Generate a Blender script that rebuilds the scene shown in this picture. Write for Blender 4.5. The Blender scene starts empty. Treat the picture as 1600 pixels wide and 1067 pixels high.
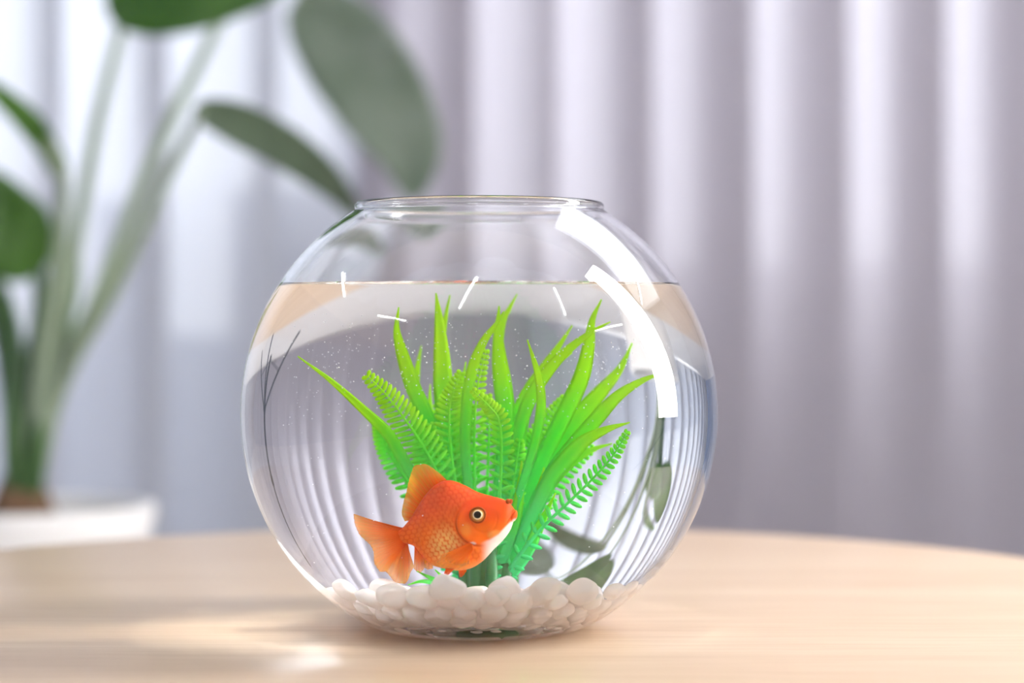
import bpy, math, random
import numpy as np
from mathutils import Vector, Matrix, noise

S = bpy.context.scene
COL = S.collection
PI = math.pi

# ------------------------------------------------------------------ camera, sky, exposure
cam_data = bpy.data.cameras.new('camera')
cam = bpy.data.objects.new('camera', cam_data)
COL.objects.link(cam)
cam.location = (0.0151, -0.978, 0.139)
cam.rotation_euler = (math.radians(90.0), 0, 0)
cam_data.sensor_width = 36.0
cam_data.lens = 74.25
cam_data.shift_y = -(533.5 - 510.0) / 1600.0
cam_data.clip_start = 0.02
cam_data.dof.use_dof = True
cam_data.dof.focus_distance = 0.94
cam_data.dof.aperture_fstop = 4.2
S.camera = cam

world = bpy.data.worlds.new('daylight')
S.world = world
world.use_nodes = True
wbg = world.node_tree.nodes['Background']
wbg.inputs['Color'].default_value = (0.90, 0.94, 1.0, 1)
wbg.inputs['Strength'].default_value = 2.9

S.view_settings.view_transform = 'Standard'
S.view_settings.look = 'None'
S.view_settings.gamma = 1.0
S.view_settings.use_curve_mapping = False
S.view_settings.exposure = 0.93
S.cycles.use_denoising = True
S.cycles.max_bounces = 32
S.cycles.transmission_bounces = 32
S.cycles.transparent_max_bounces = 16
S.cycles.diffuse_bounces = 14
S.cycles.glossy_bounces = 6
S.cycles.sample_clamp_indirect = 100.0
S.cycles.blur_glossy = 0.0

FLOOR_Z, CEIL_Z = -0.42, 2.05
X0, X1, Y0, Y1 = -2.9, 3.5, -3.2, 2.75          # the room

def portal(name, loc, rot, sx, sy):
    l = bpy.data.lights.new(name, 'AREA'); l.shape = 'RECTANGLE'; l.size = sx; l.size_y = sy
    l.cycles.is_portal = True
    o = bpy.data.objects.new(name, l); COL.objects.link(o); o.location = loc; o.rotation_euler = rot
    return o

# ------------------------------------------------------------------ helpers
def tag(o, label=None, cat=None, group=None, kind=None):
    if label: o['label'] = label
    if cat: o['category'] = cat
    if group: o['group'] = group
    if kind: o['kind'] = kind
    return o

def link(name, me, mat=None, parent=None):
    o = bpy.data.objects.new(name, me); COL.objects.link(o)
    if mat is not None:
        for m in (mat if isinstance(mat, (list, tuple)) else [mat]): me.materials.append(m)
    if parent is not None: o.parent = parent
    return o

def mesh(name, verts, faces, mat=None, parent=None, smooth=False, mats=None):
    me = bpy.data.meshes.new(name)
    me.from_pydata([tuple(v) for v in verts], [], faces)
    if smooth: me.polygons.foreach_set('use_smooth', [True] * len(me.polygons))
    o = link(name, me, mat, parent)
    if mats is not None: me.polygons.foreach_set('material_index', mats)
    me.update()
    return o

def empty(name, loc, rz=0.0):
    o = bpy.data.objects.new(name, None); COL.objects.link(o)
    o.location = loc; o.rotation_euler = (0, 0, rz); o.empty_display_size = 0.02
    return o

class MB:
    """collects boxes, tubes and lathes into one mesh"""
    def __init__(s): s.v = []; s.f = []
    def add(s, v, f):
        k = len(s.v); s.v += [tuple(p) for p in v]; s.f += [tuple(i + k for i in q) for q in f]; return s
    def box(s, a, b):
        (x0, y0, z0), (x1, y1, z1) = a, b
        return s.add([(x0,y0,z0),(x1,y0,z0),(x1,y1,z0),(x0,y1,z0),(x0,y0,z1),(x1,y0,z1),(x1,y1,z1),(x0,y1,z1)],
                     [(0,3,2,1),(4,5,6,7),(0,1,5,4),(1,2,6,5),(2,3,7,6),(3,0,4,7)])
    def tube(s, pts, rad, n=10, cap=True):
        pts = [Vector(p) for p in pts]; V = []; F = []
        rad = rad if isinstance(rad, (list, tuple)) else [rad] * len(pts)
        up = None
        for i, p in enumerate(pts):
            t = (pts[min(i+1, len(pts)-1)] - pts[max(i-1, 0)]).normalized()
            if up is None: up = t.orthogonal().normalized()
            up = (up - t * up.dot(t)).normalized(); w = t.cross(up)
            for k in range(n):
                a = 2*PI*k/n; V.append(p + (up*math.cos(a) + w*math.sin(a)) * rad[i])
        for i in range(len(pts)-1):
            for k in range(n):
                k2 = (k+1) % n; F.append((i*n+k, i*n+k2, (i+1)*n+k2, (i+1)*n+k))
        if cap:
            F.append(tuple(range(n))[::-1]); F.append(tuple((len(pts)-1)*n + k for k in range(n)))
        return s.add(V, F)
    def lathe(s, prof, n=48, loc=(0,0,0)):
        V = []; F = []; rows = []
        for r, z in prof:
            if r < 1e-7: rows.append([len(V)]); V.append((loc[0], loc[1], loc[2]+z))
            else:
                rows.append(list(range(len(V), len(V)+n)))
                V += [(loc[0]+r*math.cos(2*PI*k/n), loc[1]+r*math.sin(2*PI*k/n), loc[2]+z) for k in range(n)]
        for a, b in zip(rows, rows[1:]):
            for k in range(n):
                k2 = (k+1) % n
                if len(a) == 1 and len(b) == 1: continue
                if len(a) == 1: F.append((a[0], b[k2], b[k]))
                elif len(b) == 1: F.append((a[k], a[k2], b[0]))
                else: F.append((a[k], a[k2], b[k2], b[k]))
        return s.add(V, F)
    def build(s, name, mat, parent=None, smooth=False, bevel=0.0):
        o = mesh(name, s.v, s.f, mat, parent, smooth)
        if bevel:
            m = o.modifiers.new('bevel', 'BEVEL'); m.width = bevel; m.segments = 2; m.limit_method = 'ANGLE'
        return o

def smoothstep(a, b, x):
    t = min(1.0, max(0.0, (x-a)/(b-a))); return t*t*(3-2*t)

def spline(pts, n):
    """n points of a Catmull-Rom curve through pts"""
    P = [Vector(p) for p in pts]; P = [P[0]*2-P[1]] + P + [P[-1]*2-P[-2]]; out = []
    for k in range(n):
        u = k/(n-1)*(len(P)-3); i = min(int(u), len(P)-4); t = u-i
        a, b, c, d = P[i:i+4]
        out.append(0.5*((2*b) + (c-a)*t + (2*a-5*b+4*c-d)*t*t + (3*b-a-3*c+d)*t*t*t))
    return out

# ------------------------------------------------------------------ materials
def new_mat(name):
    m = bpy.data.materials.new(name); m.use_nodes = True
    nt = m.node_tree; nt.nodes.clear()
    out = nt.nodes.new('ShaderNodeOutputMaterial')
    return m, nt, out

def N(nt, t, **kw):
    n = nt.nodes.new(t)
    for k, v in kw.items():
        if k in n.inputs: n.inputs[k].default_value = v
        else: setattr(n, k, v)
    return n

def plain(name, col, rough=0.5, metal=0.0, spec=0.5, vary=0.06, scale=30.0, bump=0.0):
    """principled with a little procedural tone variation"""
    m, nt, out = new_mat(name)
    p = N(nt, 'ShaderNodeBsdfPrincipled', Roughness=rough, Metallic=metal)
    p.inputs['Specular IOR Level'].default_value = spec
    tc = N(nt, 'ShaderNodeTexCoord'); nz = N(nt, 'ShaderNodeTexNoise', Scale=scale, Detail=4.0)
    nt.links.new(tc.outputs['Object'], nz.inputs['Vector'])
    mx = N(nt, 'ShaderNodeMix', data_type='RGBA')
    mx.inputs[6].default_value = (*[c*(1-vary) for c in col], 1); mx.inputs[7].default_value = (*[min(1, c*(1+vary)) for c in col], 1)
    nt.links.new(nz.outputs['Fac'], mx.inputs[0]); nt.links.new(mx.outputs[2], p.inputs['Base Color'])
    if bump:
        b = N(nt, 'ShaderNodeBump', Strength=bump, Distance=0.002); nt.links.new(nz.outputs['Fac'], b.inputs['Height'])
        nt.links.new(b.outputs[0], p.inputs['Normal'])
    nt.links.new(p.outputs[0], out.inputs[0])
    return m

def glow(name, col, strength):
    m, nt, out = new_mat(name)
    e = N(nt, 'ShaderNodeEmission', Strength=strength); e.inputs['Color'].default_value = (*col, 1)
    nt.links.new(e.outputs[0], out.inputs[0]); return m

def glass(name, ior, col=(1, 1, 1)):
    m, nt, out = new_mat(name)
    g = N(nt, 'ShaderNodeBsdfGlass', Roughness=0.0, IOR=ior); g.inputs['Color'].default_value = (*col, 1)
    nt.links.new(g.outputs[0], out.inputs[0]); return m

def fabric(name, col, trans_col, clear, trans):
    """woven sheer: part open weave, part light passed through the threads, part reflected"""
    m, nt, out = new_mat(name)
    tc = N(nt, 'ShaderNodeTexCoord'); nz = N(nt, 'ShaderNodeTexNoise', Scale=400.0, Detail=2.0)
    nt.links.new(tc.outputs['Object'], nz.inputs['Vector'])
    mx = N(nt, 'ShaderNodeMix', data_type='RGBA')
    mx.inputs[6].default_value = (*[c*0.96 for c in col], 1); mx.inputs[7].default_value = (*col, 1)
    nt.links.new(nz.outputs['Fac'], mx.inputs[0])
    d = N(nt, 'ShaderNodeBsdfDiffuse'); nt.links.new(mx.outputs[2], d.inputs['Color'])
    t = N(nt, 'ShaderNodeBsdfTranslucent'); t.inputs['Color'].default_value = (*trans_col, 1)
    c = N(nt, 'ShaderNodeBsdfTransparent')
    a = N(nt, 'ShaderNodeMixShader', Fac=trans); b = N(nt, 'ShaderNodeMixShader', Fac=clear)
    nt.links.new(d.outputs[0], a.inputs[1]); nt.links.new(t.outputs[0], a.inputs[2])
    nt.links.new(a.outputs[0], b.inputs[1]); nt.links.new(c.outputs[0], b.inputs[2])
    nt.links.new(b.outputs[0], out.inputs[0]); return m

def tinted(name, attr='tint', rough=0.4, trans=0.3, alpha_attr=None, coat=0.0, spec=0.06):
    """colour read from the mesh's own pigment attribute, some light passing through"""
    m, nt, out = new_mat(name)
    at = N(nt, 'ShaderNodeAttribute', attribute_name=attr)
    p = N(nt, 'ShaderNodeBsdfPrincipled', Roughness=rough); p.inputs['Coat Weight'].default_value = coat; p.inputs['Specular IOR Level'].default_value = spec   # wet: little contrast against water
    nt.links.new(at.outputs['Color'], p.inputs['Base Color'])
    last = p.outputs[0]
    if trans:
        t = N(nt, 'ShaderNodeBsdfTranslucent'); nt.links.new(at.outputs['Color'], t.inputs['Color'])
        mx = N(nt, 'ShaderNodeMixShader', Fac=trans)
        nt.links.new(last, mx.inputs[1]); nt.links.new(t.outputs[0], mx.inputs[2]); last = mx.outputs[0]
    if alpha_attr:
        aa = N(nt, 'ShaderNodeAttribute', attribute_name=alpha_attr)
        c = N(nt, 'ShaderNodeBsdfTransparent'); mx = N(nt, 'ShaderNodeMixShader')
        nt.links.new(aa.outputs['Fac'], mx.inputs[0]); nt.links.new(c.outputs[0], mx.inputs[1]); nt.links.new(last, mx.inputs[2]); last = mx.outputs[0]
    nt.links.new(last, out.inputs[0]); return m

def paint(o, cols, name='tint'):
    a = o.data.color_attributes.new(name, 'FLOAT_COLOR', 'POINT')
    a.data.foreach_set('color', np.array([(*c[:3], 1.0) for c in cols], dtype=np.float32).ravel())

def weight(o, vals, name):
    a = o.data.attributes.new(name, 'FLOAT', 'POINT'); a.data.foreach_set('value', np.array(vals, dtype=np.float32))

def wood_mat():
    m, nt, out = new_mat('maple_wood')
    tc = N(nt, 'ShaderNodeTexCoord')
    mp = N(nt, 'ShaderNodeMapping'); mp.inputs['Scale'].default_value = (2.2, 26.0, 26.0); mp.inputs['Rotation'].default_value = (0, 0, 0.10)
    nt.links.new(tc.outputs['Object'], mp.inputs['Vector'])
    n1 = N(nt, 'ShaderNodeTexNoise', Scale=1.0, Detail=6.0, Roughness=0.55, Distortion=0.6)
    nt.links.new(mp.outputs[0], n1.inputs['Vector'])
    mp2 = N(nt, 'ShaderNodeMapping'); mp2.inputs['Scale'].default_value = (14.0, 420.0, 60.0); mp2.inputs['Rotation'].default_value = (0, 0, 0.10)
    nt.links.new(tc.outputs['Object'], mp2.inputs['Vector'])
    n2 = N(nt, 'ShaderNodeTexNoise', Scale=1.0, Detail=3.0); nt.links.new(mp2.outputs[0], n2.inputs['Vector'])
    r1 = N(nt, 'ShaderNodeValToRGB'); e = r1.color_ramp.elements
    e[0].position = 0.3; e[0].color = (0.56, 0.40, 0.265, 1); e[1].position = 0.72; e[1].color = (0.645, 0.49, 0.345, 1)
    nt.links.new(n1.outputs['Fac'], r1.inputs[0])
    mx = N(nt, 'ShaderNodeMix', data_type='RGBA', blend_type='MULTIPLY'); mx.inputs[0].default_value = 1.0
    r2 = N(nt, 'ShaderNodeValToRGB'); e = r2.color_ramp.elements
    e[0].position = 0.34; e[0].color = (0.90, 0.86, 0.81, 1); e[1].position = 0.60; e[1].color = (1, 1, 1, 1)
    nt.links.new(n2.outputs['Fac'], r2.inputs[0])
    nt.links.new(r1.outputs[0], mx.inputs[6]); nt.links.new(r2.outputs[0], mx.inputs[7])
    p = N(nt, 'ShaderNodeBsdfPrincipled', Roughness=0.32)
    nt.links.new(mx.outputs[2], p.inputs['Base Color'])
    b = N(nt, 'ShaderNodeBump', Strength=0.08, Distance=0.0005); nt.links.new(n2.outputs['Fac'], b.inputs['Height']); nt.links.new(b.outputs[0], p.inputs['Normal'])
    nt.links.new(p.outputs[0], out.inputs[0]); return m

M = dict(
    wall=plain('wall_paint', (0.86, 0.855, 0.85), 0.8, spec=0.2, vary=0.02),
    tint_wall=plain('blue_tint_wall', (0.17, 0.25, 0.42), 0.8, spec=0.2, vary=0.02),  # blue-grey invented for the tint it gives the bowl's edge
    ceil=plain('ceiling_paint', (0.90, 0.90, 0.90), 0.9, spec=0.2, vary=0.02),
    floor=plain('pale_floor', (0.76, 0.71, 0.66), 0.45, vary=0.05, scale=6),
    frame=plain('white_frame', (0.82, 0.82, 0.83), 0.4, vary=0.02),
    blue=plain('blue_grey_panel', (0.12, 0.18, 0.33), 0.6, vary=0.05),
    wood=wood_mat(),
    sheer=fabric('white_sheer_weave', (0.70, 0.70, 0.735), (0.40, 0.415, 0.46), 0.05, 0.5),
    drape=fabric('grey_lavender_weave', (0.57, 0.535, 0.575), (0.53, 0.50, 0.54), 0.02, 0.45),
    black=plain('black_metal', (0.02, 0.02, 0.022), 0.4, vary=0.1),
    cloth=plain('black_cloth', (0.03, 0.03, 0.033), 0.8, vary=0.1),
    lamp=glow('led_tube', (0.97, 0.985, 1.0), 24.0),
    soft=glow('softbox_diffuser', (1.0, 0.985, 0.965), 13.0),
    pot=plain('white_ceramic', (0.80, 0.78, 0.76), 0.45, vary=0.02),
    soil=plain('dark_soil', (0.10, 0.075, 0.05), 0.95, vary=0.4, scale=90, bump=0.8),
    bark=plain('brown_fibre', (0.17, 0.095, 0.05), 0.9, vary=0.3, scale=60, bump=0.5),
    stem=plain('green_stalk', (0.24, 0.30, 0.20), 0.40, vary=0.15, scale=20),
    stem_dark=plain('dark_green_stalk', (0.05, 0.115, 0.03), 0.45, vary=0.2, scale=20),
    glass=glass('clear_glass', 1.5, (0.995, 0.998, 1.0)),
    water_top=glass('water_surface', 1.333),
    water_side=glass('water_against_glass', 1.333/1.5),
)
def pane_mat():
    m, nt, out = new_mat('window_pane')
    t = N(nt, 'ShaderNodeBsdfTransparent'); g = N(nt, 'ShaderNodeBsdfGlossy', Roughness=0.02)
    mx = N(nt, 'ShaderNodeMixShader', Fac=0.06)
    nt.links.new(t.outputs[0], mx.inputs[1]); nt.links.new(g.outputs[0], mx.inputs[2]); nt.links.new(mx.outputs[0], out.inputs[0]); return m
M['pane'] = pane_mat()

# ------------------------------------------------------------------ the room
T = 0.15
def struct(o): o['kind'] = 'structure'; return o
struct(MB().box((X0-T, Y0-T, FLOOR_Z-0.1), (X1+T, Y1+1.6, FLOOR_Z)).build('floor', M['floor']))
SK = (0.75, 3.30, 0.75, 2.45)                              # added skylight, made up for light from above: x0, x1, y0, y1
cb = MB()
for p, q in (((X0-T, Y0-T), (SK[0], Y1+T)), ((SK[1], Y0-T), (X1+T, Y1+T)), ((SK[0], Y0-T), (SK[1], SK[2])), ((SK[0], SK[3]), (SK[1], Y1+T))):
    cb.box((*p, CEIL_Z), (*q, CEIL_Z+0.1))
struct(cb.build('ceiling', M['ceil']))
struct(MB().box((X0-T, Y0, FLOOR_Z), (X0, Y1, CEIL_Z)).build('wall_left', M['tint_wall']))
struct(MB().box((X1, Y0, FLOOR_Z), (X1+T, Y1, CEIL_Z)).build('wall_right', M['wall']))

def wall_with_openings(name, y0, y1, openings):
    b = MB(); xs = X0 - T
    for (a, c, z0, z1) in openings:
        b.box((xs, y0, FLOOR_Z), (a, y1, CEIL_Z))
        if z0 > FLOOR_Z: b.box((a, y0, FLOOR_Z), (c, y1, z0))
        if z1 < CEIL_Z: b.box((a, y0, z1), (c, y1, CEIL_Z))
        xs = c
    b.box((xs, y0, FLOOR_Z), (X1+T, y1, CEIL_Z))
    return struct(b.build(name, M['wall']))

def window(name, a, c, z0, z1, y0, y1, n):
    w = struct(empty(name, ((a+c)/2, (y0+y1)/2, z0)))
    ox, oy, oz = w.location
    def B(p, q): return MB().box((p[0]-ox, p[1]-oy, p[2]-oz), (q[0]-ox, q[1]-oy, q[2]-oz))
    ym = (y0+y1)/2; f = 0.05
    fr = MB()
    for p, q in [((a, ym-f/2, z0), (a+f, ym+f/2, z1)), ((c-f, ym-f/2, z0), (c, ym+f/2, z1)),
                 ((a+f, ym-f/2, z1-f), (c-f, ym+f/2, z1)), ((a+f, ym-f/2, z0), (c-f, ym+f/2, z0+f))]:
        k = B(p, q); fr.add(k.v, k.f)
    fr.build('window_frame', M['frame'], w)
    wd = (c-a-2*f)/n
    for i in range(n):
        x = a+f+i*wd
        if i: B((x-0.02, ym-f/2, z0+f), (x+0.02, ym+f/2, z1-f)).build('mullion', M['frame'], w)
        B((x+0.02, ym-0.003, z0+f), (x+wd-0.02, ym+0.003, z1-f)).build('pane', M['pane'], w)
    return w

WL = (-2.45, -0.26, FLOOR_Z+0.02, 1.95); WR = (-0.14, 1.20, 0.20, 1.95)
wall_with_openings('wall_back', Y1, Y1+T, [WL, WR])
struct(MB().box((X0-T, Y0-T, FLOOR_Z), (X1+T, Y0, CEIL_Z)).build('wall_front', M['wall']))
w1 = window('window_1', *WL, Y1, Y1+T, 3)
window('window_2', *WR, Y1, Y1+T, 2)
sk = struct(empty('added_skylight', ((SK[0]+SK[1])/2, (SK[2]+SK[3])/2, CEIL_Z)))
a, b = (SK[1]-SK[0])/2, (SK[3]-SK[2])/2; fr = MB()
for p, q in (((-a, -b), (-a+0.05, b)), ((a-0.05, -b), (a, b)), ((-a+0.05, -b), (a-0.05, -b+0.05)), ((-a+0.05, b-0.05), (a-0.05, b))): fr.box((*p, 0.01), (*q, 0.08))
fr.build('window_frame', M['frame'], sk)
MB().box((-a+0.05, -b+0.05, 0.04), (a-0.05, b-0.05, 0.046)).build('pane', M['pane'], sk)
portal('sky_portal', (sk.location.x, sk.location.y, CEIL_Z+0.11), (0, 0, 0), 2*a, 2*b)
for (a, c, z1) in ((-0.71, -0.615, 0.36), (-0.475, -0.25, 0.38)):     # blue-grey infill panels low in the window
    o = MB().box((a-w1.location.x, Y1-0.03-w1.location.y, 0), (c-w1.location.x, Y1-0.005-w1.location.y, z1-w1.location.z)).build('infill_panel', M['blue'], w1)
    o['label'] = 'blue-grey lower panel'
for nm, (a, c, z0, z1), y, rx in (('sky_portal', WL, Y1+T+0.01, -90), ('sky_portal', WR, Y1+T+0.01, -90)):
    portal(nm, ((a+c)/2, y, (z0+z1)/2), (math.radians(rx), 0, 0), c-a, z1-z0)
tag(struct(MB().box((-4.5, Y1+0.75, FLOOR_Z), (4.5, Y1+0.87, 0.12)).build('added_balcony_wall', plain('added_wall_tint', (0.20, 0.27, 0.40), 0.8, vary=0.05))))  # low outdoor wall, invented for the blue tint behind the curtain

# ------------------------------------------------------------------ curtains
def curtain(name, x0, x1, y, lam, amp, over, start, seed, mat, label):
    rnd = random.Random(seed)
    n = int((x1-x0)/lam*40); rows = 16; zt, zb = CEIL_Z-0.03, FLOOR_Z+0.018
    wob = [rnd.uniform(-1, 1) for _ in range(60)]
    def w(i, s):
        k = s*1.0/lam*0.5+i*7; a = int(k) % 59; t = k-int(k); t = t*t*(3-2*t); return wob[a]*(1-t)+wob[a+1]*t
    V = []; F = []
    for r in range(rows):
        v = r/(rows-1); z = zt+(zb-zt)*v
        for i in range(n+1):
            s = (x1-x0)*i/n
            ph = 2*PI*(s-start)/lam + 0.8*w(0, s) + 0.3*v*w(3, s)
            am = amp*(0.9+0.35*w(1, s))
            X = x0+s + over*(0.9+0.25*w(2, s))*lam*math.sin(ph)
            Y = y - am*math.sin(ph)
            V.append((X, Y, z + (0.006*math.sin(ph) if r == rows-1 else 0)))
    for r in range(rows-1):
        for i in range(n):
            a = r*(n+1)+i; F.append((a, a+1, a+n+2, a+n+1))
    root = empty(name, ((x0+x1)/2, y, FLOOR_Z))
    V = [(p[0]-(x0+x1)/2, p[1]-y, p[2]-FLOOR_Z) for p in V]
    mesh('cloth', V, F, mat, root, True)
    MB().box((x0-(x0+x1)/2, -0.012, zt-FLOOR_Z), ((x1-x0)/2, 0.012, CEIL_Z-FLOOR_Z-0.002)).build('track', M['frame'], root)
    return tag(root, label, 'curtain')
curtain('sheer_curtain', -2.75, -0.19, 2.56, 0.19, 0.04, 0.42, 0.0, 4, M['sheer'], 'white sheer curtain with soft folds hanging behind the potted plant')
curtain('pleated_curtain', -0.235, 3.30, 2.50, 0.15, 0.045, 0.44, 0.24, 11, M['drape'], 'grey-lavender pleated curtain hanging beyond the table')

# ------------------------------------------------------------------ lamps
def xform(mb, o): return mb
LAMPS = [((-1.89, .72), (-2.21, .07)), ((-.02, -.82), (-.33, -1.55)), ((1.13, -.70), (1.65, -1.22)),
         ((-1.93, -1.07), (-1.44, -1.60)), ((2.64, -1.16), (3.06, -.25)), ((2.34, 1.36), (2.89, .98))]
for (ax, ay), (bx, by) in LAMPS:
    L = math.hypot(bx-ax, by-ay)/2
    o = empty('ceiling_lamp', ((ax+bx)/2, (ay+by)/2, CEIL_Z-0.002), math.atan2(by-ay, bx-ax))
    MB().box((-L-0.02, -0.035, -0.035), (L+0.02, 0.035, 0)).build('housing', M['frame'], o, bevel=0.004)
    MB().box((-L, -0.015, -0.05), (L, 0.015, -0.0352)).build('tube', M['lamp'], o)
    tag(o, 'slim white linear ceiling lamp mirrored as a short bright dash in the bowl', 'lamp', 'linear ceiling lamps')

def tripod(root, h, spread, turn):
    for k in range(3):
        a = turn+2*PI*k/3; c, s = math.cos(a), math.sin(a)
        MB().tube([(0.015*c, 0.015*s, 0.42), (spread*c, spread*s, 0.012)], 0.009, 8).build('leg', M['black'], root)
        MB().tube([(0.013*c, 0.013*s, 0.16), (spread*0.5*c, spread*0.5*s, 0.22)], 0.005, 6).build('brace', M['black'], root)
    MB().tube([(0, 0, 0.13), (0, 0, h*0.55)], 0.014, 12).build('column', M['black'], root)
    MB().tube([(0, 0, h*0.52), (0, 0, h)], 0.010, 12).build('upper_column', M['black'], root)
    MB().tube([(0, 0, h*0.53), (0, 0, h*0.57)], 0.02, 12).build('collar', M['black'], root)
    MB().tube([(0, 0, 0.40), (0, 0, 0.44)], 0.024, 12).build('hub', M['black'], root)

# tall strip softbox on its stand, beside the table: the long white streak on the glass
sb = empty('studio_lamp', (1.22, 0.105, FLOOR_Z))
tripod(sb, 1.17, 0.42, 0.5)
zc0, zc1 = 0.48, 1.82
x0, x1, xb = -0.22, -0.20, -0.03
hy = 0.137
V = [(x0,-hy,zc0),(x0,hy,zc0),(x0,hy,zc1),(x0,-hy,zc1),(xb,-0.06,zc0+0.3),(xb,0.06,zc0+0.3),(xb,0.06,zc1-0.3),(xb,-0.06,zc1-0.3)]
mesh('housing', V, [(4,5,6,7),(0,1,5,4),(1,2,6,5),(2,3,7,6),(3,0,4,7)], M['cloth'], sb)
e = 0.012
MB().box((x0-0.004, -hy+e, zc0+e), (x0+0.004, hy-e, zc1-e)).build('diffuser', M['soft'], sb)
rim = MB()
for p, q in (((x0-0.01,-hy,zc0),(x0+0.01,-hy+e,zc1)), ((x0-0.01,hy-e,zc0),(x0+0.01,hy,zc1)), ((x0-0.01,-hy+e,zc0),(x0+0.01,hy-e,zc0+e)), ((x0-0.01,-hy+e,zc1-e),(x0+0.01,hy-e,zc1))):
    rim.box(p, q)
rim.build('rim', M['cloth'], sb)
MB().box((-0.04, -0.05, 1.08), (0.06, 0.05, 1.22)).build('lamp_head', M['black'], sb, bevel=0.006)
tag(sb, 'tall narrow softbox lamp on a tripod, mirrored as a white streak in the bowl', 'lamp')

st = empty('tripod_stand', (1.13, 1.72, FLOOR_Z)); tripod(st, 1.5, 0.38, 2.2)
tag(st, 'thin black tripod stand standing on the floor before the curtain', 'tripod')

# ------------------------------------------------------------------ table
tb = empty('round_table', (-0.005, 0.118, FLOOR_Z))
H = -FLOOR_Z; r = 0.38; th = 0.024
MB().lathe([(0, H-th), (r-0.012, H-th), (r-0.005, H-th+0.002), (r-0.0012, H-th+0.006), (r, H-th/2), (r-0.0012, H-0.006), (r-0.004, H-0.0022), (r-0.009, H), (0, H)], 128).build('table_top', M['wood'], tb, True)
MB().lathe([(0, 0.02), (0.028, 0.02), (0.025, 0.1), (0.025, H-th-0.06), (0.06, H-th-0.012), (0.07, H-th-0.001), (0, H-th-0.001)], 40).build('column', M['frame'], tb, True)
MB().lathe([(0, 0), (0.22, 0), (0.222, 0.006), (0.21, 0.014), (0.04, 0.024), (0, 0.024)], 64).build('base', M['frame'], tb, True)
tag(tb, 'round pale maple table carrying the fish bowl', 'table')
tb.children[0].modifiers.new('edge', 'EDGE_SPLIT').split_angle = math.radians(40)

# ------------------------------------------------------------------ fish bowl and water
BC, BR, BI, WZ, ZF = 0.099, 0.110, 0.1072, 0.1575, 0.0115
prof = [(0, 0.0030), (0.018, 0.0029), (0.030, 0.0022), (0.037, 0.0010), (0.041, 0.0001), (0.0435, 0.0), (0.0475, 0.0006)]
a0 = math.asin((0.0030-BC)/BR); a1 = math.acos(0.0575/BR)
prof += [(BR*math.cos(a), BC+BR*math.sin(a)) for a in np.linspace(a0, a1, 90)]
zt = BC+BR*math.sin(a1)
prof += [(0.0577, zt+0.0012), (0.0577, zt+0.0022), (0.0571, zt+0.0032), (0.0560, zt+0.0036), (0.0549, zt+0.0031), (0.0544, zt+0.0020), (0.0545, zt+0.0004)]
aw = math.asin((WZ-BC)/BI); ai = math.acos(0.0548/BI)
up = [(BI*math.cos(a), BC+BI*math.sin(a)) for a in np.linspace(ai, aw, 50)]
bowl = MB().lathe(prof+up, 192).build('fish_bowl', M['glass'], None, True)
tag(bowl, 'round clear glass fish bowl standing on the maple table', 'fish bowl')
ab = math.asin((ZF+0.0022-BC)/BI)
wp = [(0, ZF), (0.040, ZF), (0.0465, ZF+0.0006)]
side = [(BI*math.cos(a), BC+BI*math.sin(a)) for a in np.linspace(ab, aw, 80)]
rw = side[-1][0]
menis = [(rw-0.0004, WZ-0.0006), (rw-0.0011, WZ-0.0011), (rw-0.0022, WZ-0.0015), (rw-0.004, WZ-0.0017), (rw*0.6, WZ-0.0017), (0, WZ-0.0017)]
wm = MB().lathe(wp+side+menis, 192)
nside = len([1 for f in wm.f if not all(wm.v[i][2] > WZ-0.0018 and math.hypot(wm.v[i][0], wm.v[i][1]) < rw+1e-4 for i in f)])
mats = [1 if (sum(wm.v[i][2] for i in f)/len(f) > WZ-0.00175 and sum(math.hypot(wm.v[i][0], wm.v[i][1]) for i in f)/len(f) < rw-0.0001) else 0 for f in wm.f]
water = mesh('water', wm.v, wm.f, [M['water_side'], M['water_top']], None, True, mats)
water.data.materials[0] = M['water_side']; water.data.materials[1] = M['water_top']
tag(water, 'clear still water filling the glass fish bowl', 'water', kind='stuff')
# ------------------------------------------------------------------ white pebbles on the bottom
def pebble_mat():
    m, nt, out = new_mat('white_pebble')
    oi = N(nt, 'ShaderNodeObjectInfo'); rp = N(nt, 'ShaderNodeValToRGB'); e = rp.color_ramp.elements
    e[0].color = (0.97, 0.915, 0.885, 1); e[1].color = (0.98, 0.95, 0.93, 1)
    nt.links.new(oi.outputs['Random'], rp.inputs[0])
    tc = N(nt, 'ShaderNodeTexCoord'); nz = N(nt, 'ShaderNodeTexNoise', Scale=180.0, Detail=3.0); nt.links.new(tc.outputs['Object'], nz.inputs['Vector'])
    mx = N(nt, 'ShaderNodeMix', data_type='RGBA', blend_type='MULTIPLY'); mx.inputs[0].default_value = 0.02
    nt.links.new(rp.outputs[0], mx.inputs[6]); nt.links.new(nz.outputs['Color'], mx.inputs[7])
    p = N(nt, 'ShaderNodeBsdfPrincipled', Roughness=0.5); p.inputs['Specular IOR Level'].default_value = 0.06; nt.links.new(mx.outputs[2], p.inputs['Base Color'])
    t = N(nt, 'ShaderNodeBsdfTranslucent'); nt.links.new(mx.outputs[2], t.inputs['Color'])
    ms = N(nt, 'ShaderNodeMixShader', Fac=0.25); nt.links.new(p.outputs[0], ms.inputs[1]); nt.links.new(t.outputs[0], ms.inputs[2])
    nt.links.new(ms.outputs[0], out.inputs[0]); return m
M['pebble'] = pebble_mat()

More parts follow.
